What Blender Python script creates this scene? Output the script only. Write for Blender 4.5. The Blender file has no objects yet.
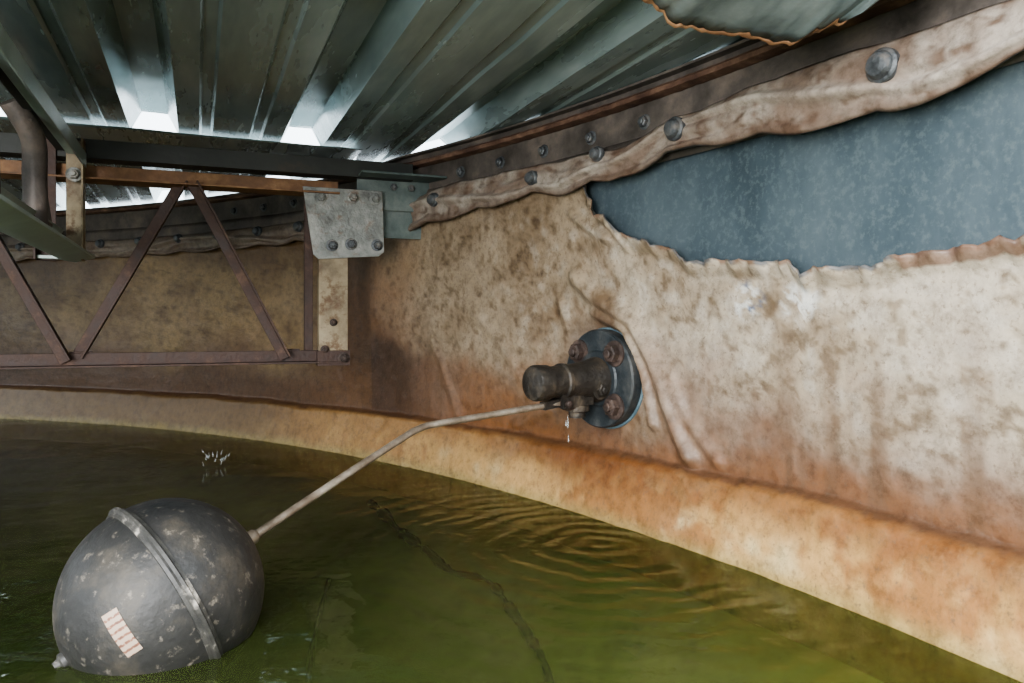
import bpy, math, numpy as np
from mathutils import Vector, noise, Matrix
rad=math.radians
CX,CY=-3.156,-.883
def pol(th,r,z): return Vector((CX+r*math.cos(rad(th)),CY+r*math.sin(rad(th)),z))
def ss(a,b,x):
    t=min(1,max(0,(x-a)/(b-a))); return t*t*(3-2*t)
def nz(x,y,z=0): return noise.noise(Vector((x,y,z)))
def fbm(x,y,z=0,o=4): return noise.fractal(Vector((x,y,z)),1.0,2.0,o)
def lerp(a,b,t): return tuple(a[i]*(1-t)+b[i]*t for i in range(3))
def interp(tab,x):
    return float(np.interp(x,[p[0] for p in tab],[p[1] for p in tab]))

# ---------------- materials ----------------
def newmat(name):
    m=bpy.data.materials.new(name); m.use_nodes=True
    nt=m.node_tree; nt.nodes.clear()
    out=nt.nodes.new('ShaderNodeOutputMaterial')
    return m,nt,out
def N(nt,t,**k):
    n=nt.nodes.new(t)
    for a,v in k.items():
        if a in n.inputs: n.inputs[a].default_value=v
        else: setattr(n,a,v)
    return n
def ramp(nt,stops):
    r=nt.nodes.new('ShaderNodeValToRGB')
    e=r.color_ramp.elements
    e[0].position=stops[0][0]; e[0].color=(*stops[0][1],1)
    e[1].position=stops[-1][0]; e[1].color=(*stops[-1][1],1)
    for p,c in stops[1:-1]:
        x=e.new(p); x.color=(*c,1)
    return r
def surf(name,stops,scale=6,rough=(.4,.7),metal=0,bump=.2,bscale=60,stretch=(1,1,1),detail=8,bdist=.004,spec=.5,rot=0,speck=None):
    m,nt,out=newmat(name); L=nt.links.new
    tc=N(nt,'ShaderNodeTexCoord'); mp=N(nt,'ShaderNodeMapping'); mp.inputs['Scale'].default_value=stretch; mp.inputs['Rotation'].default_value=(0,0,rot)
    mp.vector_type='TEXTURE' if rot else 'POINT'
    L(tc.outputs['Object'],mp.inputs['Vector'])
    n=N(nt,'ShaderNodeTexNoise',Scale=scale,Detail=detail,Roughness=.65); L(mp.outputs[0],n.inputs['Vector'])
    r=ramp(nt,stops); L(n.outputs['Fac'],r.inputs[0])
    b=N(nt,'ShaderNodeBsdfPrincipled'); b.inputs['Metallic'].default_value=metal
    b.inputs['Specular IOR Level'].default_value=spec
    col=r.outputs[0]
    if speck:
        n4=N(nt,'ShaderNodeTexNoise',Scale=speck[0],Detail=6.0,Roughness=.7); L(tc.outputs['Object'],n4.inputs['Vector'])
        r4=ramp(nt,[(speck[1],(0,0,0)),(speck[1]+.12,(speck[3],)*3)]); L(n4.outputs['Fac'],r4.inputs[0])
        mx=N(nt,'ShaderNodeMix',data_type='RGBA'); L(r4.outputs[0],mx.inputs[0]); L(col,mx.inputs[6]); mx.inputs[7].default_value=(*speck[2],1); col=mx.outputs[2]
    L(col,b.inputs['Base Color'])
    mr=N(nt,'ShaderNodeMapRange'); mr.inputs['From Min'].default_value=.3; mr.inputs['From Max'].default_value=.7
    mr.inputs['To Min'].default_value=rough[0]; mr.inputs['To Max'].default_value=rough[1]
    L(n.outputs['Fac'],mr.inputs['Value']); L(mr.outputs[0],b.inputs['Roughness'])
    n2=N(nt,'ShaderNodeTexNoise',Scale=bscale,Detail=5.0); L(tc.outputs['Object'],n2.inputs['Vector'])
    bp=N(nt,'ShaderNodeBump',Strength=bump,Distance=bdist); L(n2.outputs['Fac'],bp.inputs['Height'])
    L(bp.outputs[0],b.inputs['Normal']); L(b.outputs[0],out.inputs[0])
    return m
def vcol_mat(name,rough=.55,fine=55,bump=.5,amt=.8,spk=.35):
    m,nt,out=newmat(name); L=nt.links.new
    at=N(nt,'ShaderNodeAttribute'); at.attribute_name='tint'
    tc=N(nt,'ShaderNodeTexCoord')
    n=N(nt,'ShaderNodeTexNoise',Scale=fine,Detail=8.0,Roughness=.75); L(tc.outputs['Object'],n.inputs['Vector'])
    r=ramp(nt,[(.3,(.42,.38,.34)),(.5,(1,1,1)),(.72,(1.35,1.33,1.3))]); L(n.outputs['Fac'],r.inputs[0])
    mx=N(nt,'ShaderNodeMix',data_type='RGBA',blend_type='MULTIPLY'); mx.inputs[0].default_value=amt
    L(at.outputs['Color'],mx.inputs[6]); L(r.outputs[0],mx.inputs[7])
    # mineral specks
    n3=N(nt,'ShaderNodeTexNoise',Scale=120.0,Detail=5.0,Roughness=.7); L(tc.outputs['Object'],n3.inputs['Vector'])
    r3=ramp(nt,[(.55,(0,0,0)),(.68,(spk,spk,spk))]); L(n3.outputs['Fac'],r3.inputs[0])
    mx2=N(nt,'ShaderNodeMix',data_type='RGBA'); L(r3.outputs[0],mx2.inputs[0]); L(mx.outputs[2],mx2.inputs[6]); mx2.inputs[7].default_value=(.12,.08,.05,1)
    b=N(nt,'ShaderNodeBsdfPrincipled'); L(mx2.outputs[2],b.inputs['Base Color'])
    b.inputs['Roughness'].default_value=rough
    n2=N(nt,'ShaderNodeTexNoise',Scale=35.0,Detail=8.0,Roughness=.6); L(tc.outputs['Object'],n2.inputs['Vector'])
    bp=N(nt,'ShaderNodeBump',Strength=bump,Distance=.006); L(n2.outputs['Fac'],bp.inputs['Height'])
    L(bp.outputs[0],b.inputs['Normal']); L(b.outputs[0],out.inputs[0])
    return m

M_liner=vcol_mat('liner_fabric',.45,40,.45,.75,.6)
M_strip=vcol_mat('strip_fabric',.40,50,.5,.8,.3)
M_steelwall=surf('blue_galvanised',[(.28,(.042,.062,.076)),(.45,(.078,.108,.128)),(.6,(.115,.15,.17)),(.75,(.20,.24,.25))],4,(.35,.6),.3,.2,80,(1,1,.5),14,speck=(90,.50,(.17,.21,.22),.4))
M_ringsteel=surf('ring_steel',[(.3,(.04,.035,.03)),(.5,(.11,.095,.085)),(.7,(.22,.18,.15))],10,(.5,.8),.2,.4)
M_roof=surf('blue_grey_roof_metal',[(.3,(.19,.26,.265)),(.45,(.25,.33,.335)),(.58,(.31,.40,.405)),(.75,(.48,.55,.55))],7,(.16,.34),.5,.08,30,(.6,3.5,1),4,rot=rad(23))
M_flap=surf('torn_sheet_metal',[(.3,(.07,.09,.095)),(.5,(.15,.19,.195)),(.65,(.22,.26,.26)),(.75,(.16,.08,.05))],9,(.3,.5),.3,.2,60)
M_rust=surf('rust_brown',[(.3,(.05,.024,.017)),(.5,(.12,.066,.045)),(.7,(.28,.17,.115))],14,(.6,.85),.1,.6,90)
M_rustd=surf('rust_dark_purple',[(.3,(.03,.02,.018)),(.55,(.075,.045,.036)),(.75,(.2,.125,.09))],16,(.5,.8),.2,.5,90)
M_greyrust=surf('grey_brown_pipe',[(.3,(.05,.042,.04)),(.5,(.11,.095,.088)),(.7,(.2,.16,.135))],14,(.4,.7),.3,.4,90)
M_rusto=surf('rust_orange_chord',[(.3,(.08,.04,.02)),(.5,(.19,.10,.05)),(.7,(.36,.22,.12))],12,(.5,.8),.1,.5,90)
M_galv=surf('galvanised_plate',[(.3,(.10,.10,.095)),(.5,(.21,.22,.21)),(.7,(.36,.36,.34))],18,(.4,.65),.3,.4,120,speck=(30,.55,(.16,.09,.05),.6))
M_tan=surf('tan_post_paint',[(.3,(.10,.07,.04)),(.5,(.25,.20,.13)),(.7,(.38,.32,.22))],12,(.5,.75),0,.4,90,speck=(25,.52,(.12,.065,.032),.85))
M_palegreen=surf('pale_green_paint',[(.3,(.20,.26,.245)),(.5,(.30,.37,.35)),(.7,(.40,.48,.45))],9,(.3,.5),.1,.2,60)
M_bracket=surf('bracket_green_grey',[(.3,(.05,.07,.068)),(.5,(.10,.13,.125)),(.7,(.18,.21,.20))],12,(.4,.6),.2,.3,60)
M_darkgreen=surf('dark_green_paint',[(.3,(.015,.018,.017)),(.6,(.035,.038,.035)),(.75,(.08,.055,.04))],9,(.5,.7),.1,.2,60)
M_bolt=surf('bolt_steel',[(.3,(.05,.055,.06)),(.5,(.12,.13,.14)),(.7,(.22,.2,.18))],40,(.4,.7),.5,.4,150)
M_iron=surf('valve_cast_iron',[(.3,(.015,.013,.012)),(.5,(.036,.031,.026)),(.7,(.11,.085,.06))],25,(.35,.65),.2,.6,110)
M_flange=surf('flange_slate',[(.3,(.014,.018,.021)),(.5,(.030,.037,.042)),(.72,(.09,.09,.085))],18,(.35,.6),.2,.4,110)
M_gasket=surf('gasket_blue',[(.3,(.05,.085,.11)),(.6,(.12,.18,.21)),(.75,(.25,.3,.3))],22,(.4,.6),.1,.3,110)
M_boltr=surf('bolt_rust',[(.3,(.022,.016,.014)),(.5,(.055,.038,.032)),(.7,(.13,.088,.07))],40,(.5,.75),.2,.7,140)
M_rod=surf('rod_metal_stained',[(.3,(.12,.09,.068)),(.5,(.22,.18,.14)),(.7,(.38,.34,.285))],30,(.3,.5),.4,.2,150)
M_ball=surf('float_plastic',[(.30,(.013,.014,.015)),(.50,(.029,.028,.027)),(.60,(.070,.060,.047)),(.76,(.27,.21,.14))],6,(.40,.65),0,.3,90,(1,1,1),12,speck=(60,.58,(.30,.26,.21),.55))
M_band=surf('band_plastic',[(.35,(.025,.025,.025)),(.55,(.06,.057,.052)),(.68,(.46,.42,.37))],30,(.4,.6),0,.3,90)
M_dark=surf('crease_dark',[(.3,(.008,.01,.004)),(.7,(.02,.02,.008))],9,(.8,.9),0,.2,20)
M_floor=vcol_mat('pool_floor_sludge',.8,8,.2,.7,.2)
# label
def label_mat():
    m,nt,out=newmat('sticker'); L=nt.links.new
    uv=N(nt,'ShaderNodeUVMap'); w=N(nt,'ShaderNodeTexWave',Scale=2.4,Distortion=0.0); w.bands_direction='X'
    L(uv.outputs[0],w.inputs['Vector'])
    n=N(nt,'ShaderNodeTexNoise',Scale=14.0)
    L(uv.outputs[0],n.inputs['Vector'])
    mu=N(nt,'ShaderNodeMath',operation='MULTIPLY'); L(w.outputs['Fac'],mu.inputs[0]); L(n.outputs['Fac'],mu.inputs[1])
    r=ramp(nt,[(.30,(.40,.31,.24)),(.42,(.24,.11,.07)),(.6,(.14,.07,.05))]); L(mu.outputs[0],r.inputs[0])
    b=N(nt,'ShaderNodeBsdfPrincipled',Roughness=.5); L(r.outputs[0],b.inputs['Base Color']); L(b.outputs[0],out.inputs[0]); return m
M_label=label_mat()
def water_mat():
    m,nt,out=newmat('green_water'); L=nt.links.new
    tc=N(nt,'ShaderNodeTexCoord'); geo=N(nt,'ShaderNodeNewGeometry')
    sub=N(nt,'ShaderNodeVectorMath',operation='SUBTRACT'); sub.inputs[1].default_value=(.16,1.33,0)
    L(geo.outputs['Position'],sub.inputs[0])
    w=N(nt,'ShaderNodeTexWave',Scale=6.0,Distortion=6.0,Detail=4.0); w.wave_type='RINGS'; w.rings_direction='SPHERICAL'
    w.inputs['Detail Scale'].default_value=1.4
    L(sub.outputs[0],w.inputs['Vector'])
    ln=N(nt,'ShaderNodeVectorMath',operation='LENGTH'); L(sub.outputs[0],ln.inputs[0])
    fall=N(nt,'ShaderNodeMapRange'); fall.inputs['From Min'].default_value=0; fall.inputs['From Max'].default_value=.7
    fall.inputs['To Min'].default_value=.5; fall.inputs['To Max'].default_value=0; L(ln.outputs['Value'],fall.inputs['Value'])
    mu=N(nt,'ShaderNodeMath',operation='MULTIPLY'); L(w.outputs['Fac'],mu.inputs[0]); L(fall.outputs[0],mu.inputs[1])
    n=N(nt,'ShaderNodeTexNoise',Scale=9.0,Detail=4.0); L(tc.outputs['Object'],n.inputs['Vector'])
    ad=N(nt,'ShaderNodeMath',operation='MULTIPLY_ADD'); L(n.outputs['Fac'],ad.inputs[0]); ad.inputs[1].default_value=1.0; L(mu.outputs[0],ad.inputs[2])
    bp=N(nt,'ShaderNodeBump',Strength=.4,Distance=.012); L(ad.outputs[0],bp.inputs['Height'])
    fr=N(nt,'ShaderNodeFresnel',IOR=1.36); L(bp.outputs[0],fr.inputs['Normal'])
    tr=N(nt,'ShaderNodeBsdfTransparent'); tr.inputs[0].default_value=(.80,.88,.52,1)
    n2=N(nt,'ShaderNodeTexNoise',Scale=1.6,Detail=4.0); L(tc.outputs['Object'],n2.inputs['Vector'])
    r=ramp(nt,[(.35,(.050,.072,.022)),(.65,(.115,.135,.045))]); L(n2.outputs['Fac'],r.inputs[0])
    df=N(nt,'ShaderNodeBsdfDiffuse'); L(r.outputs[0],df.inputs[0])
    m1=N(nt,'ShaderNodeMixShader'); m1.inputs[0].default_value=.34; L(tr.outputs[0],m1.inputs[1]); L(df.outputs[0],m1.inputs[2])
    gl=N(nt,'ShaderNodeBsdfGlossy',Roughness=.03); L(bp.outputs[0],gl.inputs['Normal'])
    m2=N(nt,'ShaderNodeMixShader'); L(fr.outputs[0],m2.inputs[0]); L(m1.outputs[0],m2.inputs[1]); L(gl.outputs[0],m2.inputs[2])
    L(m2.outputs[0],out.inputs[0]); return m
M_water=water_mat()
m,nt,out=newmat('clear_drip'); g=N(nt,'ShaderNodeBsdfPrincipled',Roughness=.05); g.inputs['Base Color'].default_value=(.8,.85,.85,1); g.inputs['Transmission Weight'].default_value=.8
nt.links.new(g.outputs[0],out.inputs[0]); M_drip=m

# ---------------- mesh builder ----------------
class MB:
    def __init__(s): s.v=[];s.f=[];s.m=[];s.mats=[];s.uv={};s.col=[]
    def mi(s,mat):
        if mat not in s.mats: s.mats.append(mat)
        return s.mats.index(mat)
    def add(s,vs,fs,mat,cols=None):
        o=len(s.v); s.v+= [tuple(v) for v in vs]; k=s.mi(mat)
        for f in fs: s.f.append(tuple(o+i for i in f)); s.m.append(k)
        s.col += cols if cols else [(1,1,1)]*len(vs)
    def prof(s,p0,p1,pr,up,mat,closed=True,segs=1):
        p0=Vector(p0);p1=Vector(p1);d=(p1-p0).normalized();up=Vector(up)
        x=d.cross(up).normalized();y=x.cross(d).normalized();n=len(pr)
        vs=[];fs=[]
        for k in range(segs+1):
            c=p0.lerp(p1,k/segs)
            for a,b in pr: vs.append(c+x*a+y*b)
        for k in range(segs):
            for i in range(n):
                j=(i+1)%n; fs.append((k*n+i,k*n+j,(k+1)*n+j,(k+1)*n+i))
        fs.append(tuple(range(n))[::-1]); fs.append(tuple(segs*n+i for i in range(n)))
        s.add(vs,fs,mat)
    def box(s,p0,p1,w,h,mat,up=(0,0,1)):
        s.prof(p0,p1,[(-w/2,-h/2),(w/2,-h/2),(w/2,h/2),(-w/2,h/2)],up,mat)
    def angle(s,p0,p1,a,t,mat,up=(0,0,1),fx=1,fy=1):
        pr=[(0,0),(a*fx,0),(a*fx,t*fy),(t*fx,t*fy),(t*fx,a*fy),(0,a*fy)]
        s.prof(p0,p1,pr,up,mat)
    def lathe(s,o,ax,pr,mat,seg=32):
        o=Vector(o);ax=Vector(ax).normalized();t=Vector((0,0,1)) if abs(ax.z)<.9 else Vector((1,0,0))
        x=ax.cross(t).normalized();y=ax.cross(x).normalized();vs=[];fs=[]
        for a,r in pr:
            for i in range(seg):
                q=2*math.pi*i/seg; vs.append(o+ax*a+x*r*math.cos(q)+y*r*math.sin(q))
        for k in range(len(pr)-1):
            for i in range(seg):
                j=(i+1)%seg; fs.append((k*seg+i,k*seg+j,(k+1)*seg+j,(k+1)*seg+i))
        fs.append(tuple(range(seg))[::-1]); fs.append(tuple((len(pr)-1)*seg+i for i in range(seg)))
        s.add(vs,fs,mat)
    def hexbolt(s,o,ax,r,h,mat,dome=True,washer=True):
        o=Vector(o)
        if washer: s.lathe(o,ax,[(0,r*1.45),(h*.18,r*1.45),(h*.2,r*1.38)],mat,20); 
        s.lathe(o+Vector(ax).normalized()*h*.2,ax,[(0,r),(h*.7,r),(h*.82,r*.8)],mat,6)
        if dome: s.lathe(o+Vector(ax).normalized()*h*.85,ax,[(0,r*.55),(h*.4,r*.52),(h*.48,r*.4)],mat,12)
    def tube(s,pts,r,mat,seg=12,sub=6,wob=0):
        P=[Vector(p) for p in pts]; Q=[]
        for i in range(len(P)-1):
            a=P[max(i-1,0)];b=P[i];c=P[i+1];d=P[min(i+2,len(P)-1)]
            for k in range(sub):
                t=k/sub
                Q.append(.5*((2*b)+(c-a)*t+(2*a-5*b+4*c-d)*t*t+(3*b-a-3*c+d)*t**3))
        Q.append(P[-1]); vs=[];fs=[];up=Vector((0,0,1)); x=None
        for i,q in enumerate(Q):
            d=(Q[min(i+1,len(Q)-1)]-Q[max(i-1,0)]).normalized()
            if x is None:
                x=d.cross(up); x=x.normalized() if x.length>.05 else Vector((1,0,0))
            x=(x-d*x.dot(d)).normalized(); y=d.cross(x)
            rr=r*(1+wob*nz(i*.7,r*50))
            for k in range(seg):
                a=2*math.pi*k/seg; vs.append(q+x*rr*math.cos(a)+y*rr*math.sin(a))
        for i in range(len(Q)-1):
            for k in range(seg):
                j=(k+1)%seg; fs.append((i*seg+k,i*seg+j,(i+1)*seg+j,(i+1)*seg+k))
        fs.append(tuple(range(seg))[::-1]); fs.append(tuple((len(Q)-1)*seg+i for i in range(seg)))
        s.add(vs,fs,mat)
    def grid(s,pts,mat,cols=None,wrap=False):
        nr=len(pts);nc=len(pts[0]); vs=[p for r in pts for p in r]; fs=[]
        for i in range(nr-1):
            for j in range(nc-1):
                fs.append((i*nc+j,i*nc+j+1,(i+1)*nc+j+1,(i+1)*nc+j))
        s.add(vs,fs,mat,[c for r in cols for c in r] if cols else None)
    def build(s,name,bevel=0,angle=35,solid=0,offset=0,parent=None):
        me=bpy.data.meshes.new(name); me.from_pydata(s.v,[],s.f); 
        for mt in s.mats: me.materials.append(mt)
        me.polygons.foreach_set('material_index',s.m)
        a=me.color_attributes.new('tint','FLOAT_COLOR','POINT')
        a.data.foreach_set('color',np.array([(*c,1) for c in s.col],dtype=np.float32).ravel())
        me.shade_smooth(); me.set_sharp_from_angle(angle=rad(angle)); me.update()
        o=bpy.data.objects.new(name,me); bpy.context.scene.collection.objects.link(o)
        if solid:
            q=o.modifiers.new('sol','SOLIDIFY'); q.thickness=solid; q.offset=offset
        if bevel:
            q=o.modifiers.new('bev','BEVEL'); q.width=bevel; q.segments=2; q.limit_method='ANGLE'; q.angle_limit=rad(50)
        if parent: o.parent=parent
        return o

# ---------------- tank steel wall ----------------
b=MB(); ths=list(np.linspace(-180,180,361)); 
def rtop(t): return .864+.019*ss(50,47,t)*ss(-30,0,t)
rows=[[pol(t,4.18,z) for t in ths] for z in (-.45,0,.4,.8)]+[[pol(t,4.18,rtop(t)) for t in ths]]
b.grid(rows,M_steelwall)
wall=b.build('wall_tank_shell',solid=.004,offset=0)
# ring angle at top of wall
b=MB()
pr=[(4.176,.775),(4.176,9),(4.150,9),(4.150,8),(4.170,8),(4.170,.775)]
rows=[[pol(t,r,rtop(t) if z==9 else (rtop(t)-.005 if z==8 else z)) for t in ths] for r,z in pr]; b.grid(rows,M_ringsteel)
pr=[(4.168,.842),(4.150,.842),(4.142,.844),(4.140,.852),(4.146,.858),(4.168,.856)]
rows=[[pol(t,r+.001*nz(t*3,1),z+.0015*nz(t*4,2)) for t in np.linspace(0,110,600)] for r,z in pr]; b.grid(rows,M_rust)
b.build('wall_top_ring_beam')

# ---------------- liner ----------------
torn=[(10,.50),(25.1,.50),(26.5,.494),(27.3,.492),(27.5,.478),(28.2,.4815),(29.2,.484),(29.4,.474),(29.7,.496),(31.5,.508),(32.9,.512),(33.2,.535),(33.95,.549),(34.9,.572),(35.4,.585),(35.9,.625),(36.3,.628),(36.5,.655),(36.9,.70),(37.6,.725),(39,.735),(60,.71),(80,.70)]
TS=36.1; SF=4.16*rad(TS); ZF=.283
S=lambda t:4.16*rad(t)
folds=[([(S(37.4),.50),(S(36.6),.455),(S(35.0),.40),(S(34.0),.30),(S(33.3),.20),(S(32.9),.15)],.022,.018),
       ([(S(36.6),.42),(S(35.3),.385),(S(34.6),.30),(S(34.2),.20)],.018,.009),
       ([(S(33.6),.30),(S(33.0),.22),(S(32.0),.15)],.009,.012),
       ([(S(38.2),.45),(S(37.8),.39)],.007,.010),
       ([(S(37.6),.64),(S(36.7),.60),(S(36.0),.575)],.012,.009),
       ([(S(36.8),.66),(S(35.8),.60),(S(35.2),.55)],.010,.007),
       ([(S(39.3),.20),(S(40.8),.33),(S(42.5),.42)],.004,.014),
       ([(S(38.6),.20),(S(40.3),.15)],.006,.010),
       ([(S(43.5),.15),(S(45),.35)],.005,.014),
       ([(S(30.3),.15),(S(30.0),.30),(S(30.2),.49)],.0015,.008)]
def segd(px,py,a,b_):
    ax,ay=a;bx,by=b_; dx,dy=bx-ax,by-ay; t=((px-ax)*dx+(py-ay)*dy)/(dx*dx+dy*dy); t=min(1,max(0,t))
    return math.hypot(px-ax-t*dx,py-ay-t*dy)
def liner_r(t,z):
    s=S(t)
    e=.128+.006*nz(s*4,7)+.003*nz(s*20,3)
    st=ss(e-.008,e+.005,z)
    r=4.100+.034*min(1,max(0,z/e))+.022*st
    if z<e-.01: r+=.012*max(0,-(z))+.004*nz(s*3,z*6,4)+.0025*nz(s*18,z*20,6)
    r+=st*(.006*nz(s*3.2,z*3.5)+.0025*nz(s*9,z*7,5)+.0012*nz(s*30,z*26,9))
    if z<.13: r+=.003*nz(s*12,z*12,2)
    if 20<t<60 and z>.1:
        for pl,amp,w in folds:
            d=min(segd(s,z,pl[i],pl[i+1]) for i in range(len(pl)-1))
            if d<w*4: r-=amp*math.exp(-(d/w)**2)*st
    d=math.hypot(s-SF,z-ZF)
    r=r+ .004*math.exp(-((d-.10)/.03)**2)
    return min(r,4.172)
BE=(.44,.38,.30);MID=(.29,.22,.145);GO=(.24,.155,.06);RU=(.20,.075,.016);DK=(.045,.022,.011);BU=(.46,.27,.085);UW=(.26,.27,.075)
def liner_c(t,z):
    s=S(t); n1=fbm(s*2.2,z*3,1); n2=fbm(s*7,z*9,2); n3=fbm(s*26,z*26,3); n4=fbm(s*60,z*60,8); n5=fbm(s*4,z*5,12)
    c=lerp(BE,MID,ss(29,38,t+4*n1)); c=lerp(c,GO,ss(44,56,t+5*n1))
    c=lerp(c,tuple(x*q for x,q in zip(c,(.66,.60,.52))),ss(-.05,.6,n2)*.6)
    c=lerp(c,tuple(x*q for x,q in zip(c,(.62,.54,.44))),ss(.0,.5,n5)*.6)
    c=lerp(c,tuple(x*q for x,q in zip(c,(.45,.39,.32))),ss(.10,.5,n3*.6+.6*n4+.3*n2)*.75)
    c=lerp(c,(.50,.46,.40),ss(.1,.6,-n3)*.35*ss(46,34,t) if t<46 else 0)
    e=.128+.006*nz(s*4,7)+.003*nz(s*20,3)
    rb=ss(.38,.14,z+.14*n1+.08*n2)
    c=lerp(c,(.165,.092,.056),rb*.92)
    c=lerp(c,(.17,.068,.022),ss(.21,.14,z+.06*n2)*.8)
    sk=fbm(s*22,z*1.2,6)
    c=lerp(c,(.12,.065,.033),ss(.02,.45,sk)*ss(.48,.15,z)*.6)
    # grime runs right of and above valve
    q=math.exp(-((t-37.2)/2.6)**2)*ss(.62,.40,z)*ss(-.2,.3,n2+n3*.5); c=lerp(c,(.15,.085,.04),q*.55)
    q=math.exp(-((t-50.2)/1.5)**2)+.45*math.exp(-((t-47.6)/1.6)**2); c=lerp(c,RU,min(1,q*ss(.85,.3,z+.2*n2)*1.1))
    q=math.exp(-((t-48.0)/2.4)**2)*ss(.37,.25,z+.1*n1); c=lerp(c,DK,min(.9,q*1.2))
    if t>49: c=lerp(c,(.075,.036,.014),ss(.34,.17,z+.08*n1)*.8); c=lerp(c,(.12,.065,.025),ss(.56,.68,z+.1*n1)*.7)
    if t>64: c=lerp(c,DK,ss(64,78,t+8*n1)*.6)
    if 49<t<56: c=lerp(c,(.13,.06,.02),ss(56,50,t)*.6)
    q=math.exp(-((t-40.5)/4.0)**2)*ss(.34,.14,z+.10*n2); c=lerp(c,(.20,.075,.015),q*.9)
    if z<e-.004:
        c=lerp(BU,(.56,.42,.20),ss(.0,.6,n2)); c=lerp(c,(.27,.11,.025),ss(-.15,.45,n1+.6*n3)*.85)
        c=lerp(c,(.19,.07,.016),ss(.045,.115,z+.03*n2)*.8)
        c=lerp(c,(.28,.155,.045),ss(38,52,t)*.8)
        if t>50: c=lerp(c,tuple(x*.5 for x in c),ss(50,58,t))
        q=math.exp(-((t-36.8)/2.6)**2); c=lerp(c,(.14,.045,.008),q*ss(.0,.10,z+.04*n2)*.9)
        c=lerp(c,(.28,.23,.07),ss(.030,-.002,z+.01*n2)*.6)
    c=lerp(c,(.09,.042,.02),math.exp(-((z-e-.002)/.006)**2)*.85)
    for tc,zc in ((31.1,.437),(29.6,.435)):
        d=math.hypot((s-S(tc))/.037,(z-zc)/.032)
        if d<1.3: c=lerp(c,(.60,.60,.57) if tc<30 or nz(s*60,z*60)<.1 else (.10,.15,.25),ss(1.3,.5,d)*.9*ss(-.1,.15,n4+.5*n3))
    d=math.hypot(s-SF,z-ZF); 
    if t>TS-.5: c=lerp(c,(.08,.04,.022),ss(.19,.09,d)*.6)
    if z<0: c=lerp(c,UW,ss(.0,-.10,z))  # green deepening with depth, painted in place of the water absorbing light
    l=.3*c[0]+.59*c[1]+.11*c[2]
    return lerp(c,(l,l,l),.10)
cols_t=[*np.arange(-180,14,4.0),*np.arange(14,22,.5),*np.arange(22,52,.1),*np.arange(52,84,.3),*np.arange(84,180.1,4.0)]
b=MB(); NR=150
P=[];C=[]
for i in range(NR+1):
    P.append([]);C.append([])
for t in cols_t:
    zt=interp(torn,t) if t>=10 else .50
    if t<36.8: zt+=.005*nz(t*5,1)+.004*nz(t*16,4)+.010*max(0,nz(t*2.2,9))
    for i in range(NR+1):
        f=i/NR
        z=-.30+.30*(f/.20) if f<.20 else (zt)*((f-.20)/.80)
        r=liner_r(t,z)
        if t<37:
            k=ss(.035,0,zt-z); r-=k*(.018+.018*nz(t*2.0,3)+.010*nz(t*7,5))
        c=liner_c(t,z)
        if t<37: 
            lip=.004+.010*max(0,nz(t*3,21))
            if zt-z<lip: c=lerp(c,(.07,.08,.095) if nz(t*1.5,31)>-.05 else (.17,.10,.065),.8)
        if 25<t<27.2 and zt-z<.02: c=lerp(c,(.16,.09,.06),.8)
        P[i].append(pol(t,r,z));C[i].append(c)
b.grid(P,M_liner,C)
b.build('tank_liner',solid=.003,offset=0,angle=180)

# ---------------- liner clamp strip ----------------
ctab=[(15,.752),(25.1,.750),(26,.748),(27.3,.741),(29,.748),(31,.757),(33.4,.753),(35.6,.727),(37.5,.732),(39.2,.735),(43.5,.731),(46.5,.705),(50,.705),(60,.70),(85,.695)]
htab=[(15,.036),(25.1,.034),(27.3,.047),(29.5,.046),(31,.040),(32.4,.026),(33.4,.034),(35.2,.026),(37,.032),(39,.030),(43.5,.042),(46.5,.040),(50,.03),(85,.028)]
b=MB(); P=[];C=[]
tt=list(np.arange(14,52,.12))+list(np.arange(52,88,.3)); NW=20
for j in range(NW+1): P.append([]);C.append([])
for t in tt:
    s=S(t); zc=interp(ctab,t)+.004*nz(s*6,2); h=interp(htab,t)
    sc=.010*abs(math.sin(math.pi*(t-33.4)/2.9))
    top=zc+h+.004*nz(s*14,5); bot=zc-h-sc*1.4+.005*nz(s*10,6)
    tw=.9*nz(s*3.5,11)
    for j in range(NW+1):
        w=j/NW; z=bot+(top-bot)*w
        r=4.152-.006-.014*math.sin(math.pi*w)**.7*(1+.7*nz(s*5,w*2,3))-.014*ss(.25,0,w)*(1+nz(s*7,1))-.006*nz(s*9,w*4+t*.02,8)-.008*tw*(w-.5)
        r-=.013*math.exp(-((w-.5-.30*math.sin(s*6))/.075)**2)
        r-=.010*math.exp(-((w-.35+.3*math.sin(s*8+1))/.06)**2)*max(0,nz(s*4,17)+.35)
        r-=.003*nz(s*28,w*5,31)
        P[j].append(pol(t,min(r,4.156),z))
        n=fbm(s*10,w*1.0,4); n2=fbm(s*34,w*3.2,4); n6=fbm(s*90,w*9,4)
        c=lerp((.33,.29,.25),(.19,.14,.11),ss(-.3,.4,n)); c=lerp(c,(.11,.068,.047),ss(.1,.6,n2+.3*n6)*.85)
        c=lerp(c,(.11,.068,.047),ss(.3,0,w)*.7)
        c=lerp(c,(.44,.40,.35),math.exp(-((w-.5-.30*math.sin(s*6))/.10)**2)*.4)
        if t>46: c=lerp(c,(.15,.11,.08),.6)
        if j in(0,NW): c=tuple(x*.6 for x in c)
        C[j].append(c)
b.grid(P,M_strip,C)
b.build('liner_clamp_strip',solid=.004,offset=0,angle=180)
b=MB()
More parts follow.
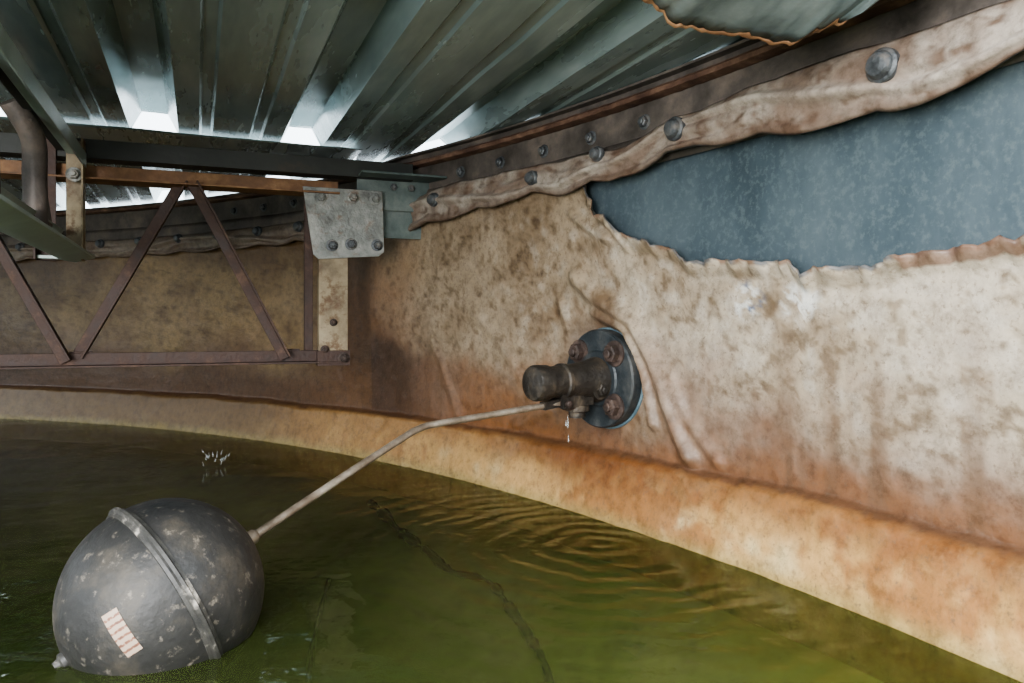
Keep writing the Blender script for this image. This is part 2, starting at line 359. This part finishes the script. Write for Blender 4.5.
for t,z,r in [(22.5,.75,.02),(27.4,.752,.018),(33.1,.758,.0165),(36.1,.752,.012),(39.1,.735,.013),(44.5,.733,.014),(47.6,.72,.012)]+[(50.5+3*k,.715,.013) for k in range(12)]:
    ax=pol(t,-1,0)-pol(t,0,0); rr=4.120
    b.lathe(pol(t,rr+.012,z),ax,[(0,r*1.35),(.008,r*1.35),(.010,r*1.25),(.011,r*1.1),(.016,r*1.02),(.020,r*.85),(.022,r*.5),(.0225,.001)],M_bolt,20)
b.build('clamp_bolts')
b=MB(); rows=[[pol(t,4.168-.006*math.sin(math.pi*w),.715+.06*w) for t in np.arange(14,88,.4)] for w in (0,.25,.5,.75,1)]
b.grid(rows,M_ringsteel); 
for t in np.arange(34.8,60,2.2): b.hexbolt(pol(t,4.172,.805),pol(t,-1,0)-pol(t,0,0),.010,.012,M_bolt)
b.build('wall_clamp_bar',solid=.003)

# ---------------- roof ----------------
eu=Vector((.9205,.3907,0)); ev=Vector((-.3907,.9205,0))
cu=eu.x*CX+eu.y*CY; cv=ev.x*CX+ev.y*CY
def circ(u,R):
    q=R*R-(u-cu)**2
    return cv+math.sqrt(q) if q>0 else None
def hrib(u,h=.05,u0=-.10,sp=.36):
    k=(u-u0)/sp; d=abs(k-round(k))*sp
    if d<.030: return h
    if d<.056: return h*(.056-d)/.026
    d2=abs(d-.12)
    if d2<.010: return .005
    if d2<.016: return .005*(.016-d2)/.006
    return 0
def ubreaks(a,bb,u0=-.10,sp=.36):
    L=set()
    k0=int((a-u0)/sp)-2
    for k in range(k0,k0+16):
        c=u0+k*sp
        for d in (.030,.0301,.056,.0561,.104,.110,.130,.136,.0,.08,.16):
            L.add(round(c+d,4));L.add(round(c-d,4))
    return sorted(x for x in L if a<=x<=bb)
def roof(name,ua,ub,v0,vend,z0,ramp0=None,rows=70,R=4.235):
    b=MB(); us=ubreaks(ua,ub); P=[[] for _ in range(rows+1)]
    for u in us:
        ve=vend(u)
        if ve is None or ve<=v0+.02: continue
        for i in range(rows+1):
            v=v0+(ve-v0)*i/rows
            hh=hrib(u)
            if ramp0: hh*=ss(ramp0,ramp0+.2,v)
            z=z0+hh+.0022*nz(u*5,v*4)+.0012*nz(u*14,v*10)
            p=eu*u+ev*v; P[i].append(Vector((p.x,p.y,z)))
    b.grid(P,M_roof); return b.build(name,solid=.0012,offset=1,angle=14)
def ve_front(u):
    c=circ(u,4.235)
    if c is None: return None
    return min(2.10,c) if u<.45 else c
roof('roof_sheet',-2.4,.987,.45,ve_front,.885)
roof('roof_sheet.001',-2.4,.449,2.04,lambda u:circ(u,4.22),.876,ramp0=2.3,rows=50)

# torn sheet flap
b=MB(); edge=[(.13,.93,.835),(.177,.95,.813),(.206,.98,.799),(.25,.995,.795),(.294,1.0,.79),(.34,1.003,.783),(.375,1.0,.778),(.41,.975,.786),(.433,.95,.794),(.47,.90,.812)]
E=[]
for i in range(len(edge)-1):
    for k in range(8):
        E.append(Vector(edge[i]).lerp(Vector(edge[i+1]),k/8))
E.append(Vector(edge[-1])); rows=[];cc=[]
for j in range(12):
    f=j/11; rw=[]
    for i,e in enumerate(E):
        p=Vector((e.x+.10*f,e.y-.28*f,e.z+(.874-e.z)*ss(0,1,f)))
        p.z+=.007*nz(i*.25,f*4)*(1-f)+.004*nz(i*.12,f*3,4); p.y+=.007*nz(i*.6,2)*(1-f)
        rw.append(p)
    rows.append(rw)
b.grid(rows,M_flap); 
b.grid([[p+Vector((0,.001,.0015)) for p in rows[0]],[p+Vector((0,.002,-.002+.002*nz(i*.7,5))) for i,p in enumerate(rows[0])],[p+Vector((0,-.003-.03*max(0,nz(i*.35,1)),-.001)) for i,p in enumerate(rows[0])]],M_rusto)
b.build('torn_roof_flap',solid=.0012,angle=60)

# ---------------- truss ----------------
T0=Vector((-.49,2.0,0)); dT=Vector((-.933,-.36,0)).normalized(); nT=Vector((.36,-.933,0)).normalized()
def T(a,bb,z): p=T0+dT*a+nT*bb; return Vector((p.x,p.y,z))
b=MB()
b.angle(T(-.02,0,.742),T(2.4,0,.742),.038,.005,M_rusto,fx=-1,fy=1)
b.angle(T(-.02,0,.742),T(2.4,0,.742),.038,.005,M_rusto,fx=1,fy=1)
b.angle(T(-.03,0,.292),T(2.4,0,.292),.034,.005,M_rustd,fx=1,fy=1)
b.angle(T(-.03,0,.292),T(2.4,0,.292),.034,.005,M_rustd,fx=-1,fy=1)
tops=[.34,.84,1.34,1.84]; 
for a in tops:
    for q,o in ((a-.235,.012),(a+.245,-.012)):
        b.angle(T(a+(.012 if q>a else -.012),o,.755),T(q,o,.312),.028,.005,M_rustd,up=tuple(nT),fx=1,fy=1)
for a in [.34,.84,.59,.105]:
    b.box(T(a,-.003,.735 if a in(.34,.84) else .30),T(a,-.003,.775 if a in(.34,.84) else .33),.05,.006,M_rustd,up=tuple(nT))
b.box(T(.055,-.03,.30),T(.055,-.03,.745),.022,.022,M_rustd,up=tuple(nT))
b.build('roof_truss',bevel=.001)
b=MB() # tan post with folded flanges
pr=[(-.038,0),(.038,0),(.038,-.03),(.033,-.03),(.033,-.005),(-.033,-.005),(-.033,-.03),(-.038,-.03)]
b.prof(T(-.005,.020,.292),T(-.005,.020,.60),pr,tuple(nT),M_tan)
b.box(T(-.005,.005,.285),T(-.005,.005,.325),.085,.05,M_rustd,up=tuple(nT))
b.hexbolt(T(-.03,.03,.305),nT,.011,.014,M_boltr); b.hexbolt(T(.018,.025,.328),nT,.008,.012,M_boltr)
b.hexbolt(T(-.005,.021,.40),nT,.007,.01,M_boltr)
b.build('truss_end_post',bevel=.001)
b=MB()
vs=[T(.075,.03,.758),T(-.135,.03,.758),T(-.14,.03,.592),T(-.125,.03,.58),T(.035,.03,.568),T(.048,.03,.58)]
vs2=[v-nT*.007 for v in vs]; n=len(vs)
b.add(vs+vs2,[tuple(range(n)),tuple(range(2*n-1,n-1,-1))]+[(i,n+i,n+(i+1)%n,(i+1)%n) for i in range(n)],M_galv)
for a,z in [(.03,.73),(-.055,.735),(-.115,.735),(.0,.605),(-.05,.61),(-.12,.61)]:
    b.hexbolt(T(a,.03,z),nT,.011,.016,M_galv if z>.7 else M_bolt)
b.build('gusset_plate',bevel=.001)
b=MB()
b.angle(T(-.07,.0,.80),T(-.30,.0,.80),.09,.006,M_bracket,fx=1,fy=-1)
b.box(T(-.12,-.01,.70),T(-.27,-.01,.70),.008,.13,M_bracket)
for a in(-.17,-.22): b.hexbolt(T(a,.0,.775),nT,.010,.014,M_bolt)
b.build('wall_bracket',bevel=.001)
b=MB(); b.prof(T(-.22,.0,.82),T(2.6,.0,.82),[(-.03,-.028),(.03,-.028),(.03,-.022),(-.024,-.022),(-.024,.012),(.0,.012),(.0,.018),(-.03,.018)],(0,0,1),M_darkgreen)
b.build('roof_purlin',bevel=.001)

# ---------------- rafter (open frame running towards the viewer side) ----------------
R0=T(.575,.03,0); dR=Vector((.3907,-.9205,0)); sR=Vector((.9205,.3907,0))
def Rf(t,o,z): p=R0+dR*t+sR*o; return Vector((p.x,p.y,z))
b=MB()
b.box(Rf(0,.0,.785),Rf(1.55,0,.785),.004,.035,M_palegreen)
b.box(Rf(0,-.02,.80),Rf(1.55,-.02,.80),.036,.004,M_palegreen)
b.box(Rf(0,-.045,.825),Rf(1.55,-.045,.825),.03,.04,M_darkgreen)
pr=[(-.05,-.025),(-.01,-.034),(.02,-.030),(.026,-.020),(.026,.02),(.018,.028),(.014,.026),(.02,.018),(.02,-.018),(.014,-.026),(-.01,-.029),(-.05,-.02)]
b.prof(Rf(0,-.03,.585),Rf(1.55,-.03,.585),[(x,y*1.25) for x,y in pr][::-1],(0,0,1),M_palegreen)
b.angle(Rf(0.0,.0,.545),Rf(0.0,.0,.83),.04,.005,M_tan,up=tuple(dR),fx=-1,fy=1)
b.angle(Rf(0.0,-.10,.545),Rf(0.0,-.10,.83),.04,.005,M_rustd,up=tuple(dR),fx=1,fy=1)
b.box(Rf(0.01,-.10,.552),Rf(0.01,.0,.552),.03,.008,M_palegreen)
b.hexbolt(Rf(.03,-.02,.745),dR,.012,.016,M_galv)
b.tube([Rf(.30,-.05,.585),Rf(.31,-.05,.68),Rf(.33,-.05,.76),Rf(.36,-.08,.82)],.022,M_greyrust,16)
b.tube([Rf(.40,-.12,.60),Rf(.55,-.1,.72),Rf(.70,-.09,.82)],.018,M_greyrust,16)
b.tube([Rf(.66,-.06,.585),Rf(.68,-.06,.68),Rf(.72,-.07,.74),Rf(.80,-.10,.77),Rf(.95,-.12,.775)],.026,M_greyrust,18)
b.box(Rf(.9,-.07,.60),Rf(.55,-.07,.80),.008,.05,M_greyrust)
b.box(Rf(1.2,-.05,.60),Rf(1.0,-.05,.80),.008,.05,M_greyrust)
b.box(Rf(.15,-.05,.60),Rf(.35,-.05,.80),.008,.035,M_greyrust)
b.build('roof_rafter',bevel=.001)

# ---------------- float valve ----------------
nF=Vector((-math.cos(rad(TS)),-math.sin(rad(TS)),0)); tF=Vector((math.sin(rad(TS)),-math.cos(rad(TS)),0))
FO=pol(TS,4.156,ZF)
def F(d,x,z): return FO+nF*d+tF*x+Vector((0,0,z))
b=MB()
b.lathe(F(-.012,0,0),nF,[(0,.107),(.014,.107),(.016,.105)],M_gasket,64)
b.lathe(F(.004,0,0),nF,[(0,.103),(.022,.103),(.026,.100),(.027,.060),(.030,.056)],M_flange,64)
for k in range(4):
    a=rad(45+90*k); x,z=.076*math.cos(a),.076*math.sin(a)
    b.hexbolt(F(.030,x,z),nF,.0185,.020,M_boltr)
b.lathe(F(.03,0,-.002),nF,[(0,.048),(.012,.046),(.03,.040),(.05,.038),(.06,.036),(.09,.034),(.093,.037),(.100,.037),(.103,.033),(.135,.031),(.137,.035),(.165,.036),(.171,.033),(.173,.026),(.175,.022)],M_iron,40)
b.lathe(F(.085,0,-.015),(0,0,-1),[(0,.021),(.035,.021),(.036,.025),(.048,.025),(.05,.018),(.062,.017)],M_iron,24)
b.lathe(F(.110,-.0,-.03),(0,0,-1),[(0,.014),(.018,.014),(.019,.017),(.026,.017),(.030,.011)],M_boltr,20)
b.box(F(.060,.018,-.035),F(.14,.018,-.040),.007,.030,M_iron); b.box(F(.060,-.018,-.035),F(.14,-.018,-.040),.007,.030,M_iron)
b.lathe(F(.128,-.03,-.045),tF,[(0,.004),(.001,.007),(.058,.007),(.06,.004)],M_boltr,14)
b.hexbolt(F(.05,.03,-.02),tF,.014,.014,M_iron)
piv=F(.128,0,-.045)
BC=Vector((-.446,.95,.05)); BR=.122
bend=Vector((-.165,1.33,.213)); ax=(bend-BC).normalized(); att=BC+ax*(BR+.0005)
pd=(bend-piv).normalized()
b.box(piv+Vector((.02,.02,.004)),piv+pd*.045,.016,.016,M_iron)
b.tube([piv,piv.lerp(bend,.3),piv.lerp(bend,.6),bend-pd*.03,bend-pd*.01-Vector((0,0,.001)),bend-ax*.015-Vector((0,0,.001)),bend-ax*.04,bend.lerp(att,.5)+Vector((0,0,.001)),att],.0062,M_rod,14,8,.05)
b.lathe(att,ax,[(0,.015),(.006,.015),(.008,.011),(.018,.010),(.020,.008),(.022,.007)],M_rod,20)
b.build('float_valve',bevel=0,angle=30)
# drips
b=MB()
for k,(dx,z0,L) in enumerate([(0,.215,.028),(.004,.175,.016),(-.014,.20,.012)]):
    p=F(.110+dx*.5,dx,0); b.lathe((p.x,p.y,z0),(0,0,-1),[(0,.0003),(L*.4,.0010),(L*.8,.0018),(L,.001)],M_drip,10)
b.build('water_drips')
b=MB()
for k in range(16):
    a=k*2.399; rr=.02+.07*abs(nz(k*1.7,3))*1.6; h=.012+.05*abs(nz(k*2.3,7)); 
    p=Vector((-.83+rr*math.cos(a),2.07+rr*math.sin(a),h+.012))
    d=Vector((-math.cos(a)*.5,-math.sin(a)*.5,-1)); L=.012+.022*abs(nz(k*3.1,9))
    b.lathe(p,d,[(0,.0003),(L*.4,.0012),(L*.8,.0018),(L,.0006)],M_drip,8)
b.build('water_splash')

# ---------------- float ball ----------------
view=(Vector((0,0,.4))-BC).normalized()
bx=(ax+view*.15).normalized()
b=MB()
prf=[]
for i in range(0,49):
    a=math.pi*i/48; q=-math.cos(a)*BR; r=math.sin(a)*BR
    prf.append((q,max(r,.0005)))
b.lathe(BC,bx,prf,M_ball,72)
b.lathe(BC,bx,[(-.010,BR-.004),(-.009,BR+.002),(-.005,BR+.003),(-.003,BR+.007),(.001,BR+.0075),(.003,BR+.003),(.007,BR+.002),(.008,BR-.004)],M_band,96)
b.lathe(BC-bx*(BR-.002),-bx,[(0,.012),(.006,.011),(.008,.007),(.014,.006)],M_band,16)
rt=Vector((0,0,1)).cross(view).normalized(); rt=-rt if rt.x<0 else rt; up=view.cross(rt).normalized(); up=-up if up.z<0 else up
cdir=(view*1.0+rt*-.40+up*-.31).normalized()
e1=(up*.80-rt*.42); e1=(e1-cdir*e1.dot(cdir)).normalized(); e2=cdir.cross(e1).normalized()
rows=[]
for i in range(13):
    rows.append([BC+(cdir+e1*(i/12-.5)*.46+e2*(j/6-.5)*.16).normalized()*(BR+.0009) for j in range(7)])
b.grid(rows,M_label)
ob=b.build('float_ball',angle=40)
me=ob.data; uvl=me.uv_layers.new(name='UVMap')
for lp in me.loops:
    d=(me.vertices[lp.vertex_index].co-BC)
    uvl.data[lp.index].uv=(d.dot(e1)*16,d.dot(e2)*16)

# ---------------- water & floor ----------------
def disc(name,R,z,mat):
    b=MB(); n=180; vs=[pol(0,0,z)]+[pol(360*i/n,R,z) for i in range(n)]
    b.add(vs,[(0,1+i,1+(i+1)%n) for i in range(n)],mat); return b.build(name)
disc('water',4.112,0,M_water)
b=MB(); rows=[];cc=[]
for r in [0.01,1,2,2.6,3,3.2,3.4,3.5,3.6,3.7,3.8,3.9,3.98,4.04,4.09,4.14]:
    k=ss(3.55,4.12,r); rw=[];cw=[]
    for i in range(361):
        p=pol(i,r,-.25+.17*k); n=fbm(p.x*1.5,p.y*1.5,1)
        p.z+=.01*n; rw.append(p)
        c=lerp((.065,.085,.024),(.17,.19,.055),ss(-.4,.5,n)); c=lerp(c,(.36,.36,.15),k)  # paler towards the wall: hazy brightness reflected from the wall, painted on
        cw.append(c)
    rows.append(rw);cc.append(cw)
b.grid(rows,M_floor,cc)
b.build('floor',angle=180)
b=MB()
pts=[(-.388,2.02),(-.33,1.93),(-.27,1.80),(-.2,1.70),(-.13,1.58),(-.05,1.50),(.0,1.38),(.03,1.30),(.05,1.22),(.07,1.1)]
def fz(x,y): return -.25+.17*ss(3.55,4.12,math.hypot(x-CX,y-CY))+.006
b.tube([(p[0]+.015*nz(i*1.3,1),p[1],fz(*p)) for i,p in enumerate(pts)],.009,M_dark,8,8,1.2)
b.tube([(x,y,fz(x,y)) for x,y in ((-.42,1.7),(-.40,1.5),(-.36,1.3),(-.33,1.1))],.005,M_dark,8,6,.9)
b.build('floor_liner_crease')

# ---------------- camera, light ----------------
cam=bpy.data.cameras.new('camera'); co=bpy.data.objects.new('camera',cam); bpy.context.scene.collection.objects.link(co)
co.location=(0,0,.4); co.rotation_euler=(rad(90),0,0); cam.lens=26.05; cam.sensor_width=36; cam.shift_y=-19/1024; cam.clip_start=.01
bpy.context.scene.camera=co
bpy.context.scene.view_settings.look='AgX - Medium High Contrast'
w=bpy.data.worlds.new('world'); bpy.context.scene.world=w; w.use_nodes=True
bg=w.node_tree.nodes['Background']; bg.inputs[0].default_value=(.84,.93,1,1); bg.inputs[1].default_value=4.8
def area(name,loc,tgt,size,e,col):
    l=bpy.data.lights.new(name,'AREA'); l.size=size; l.energy=e; l.color=col
    o=bpy.data.objects.new(name,l); bpy.context.scene.collection.objects.link(o); o.location=loc
    o.rotation_euler=(Vector(tgt)-Vector(loc)).to_track_quat('-Z','Y').to_euler(); return o
area('hatch_daylight',(-.1,-.35,1.15),(.5,1.2,.35),.7,26,(1,.96,.91))
area('roof_fill_light',(-.7,-.7,.5),(-.3,1.5,1.0),.6,48,(1,.98,.96))  # added fill lamp out of view, brightens the roof underside
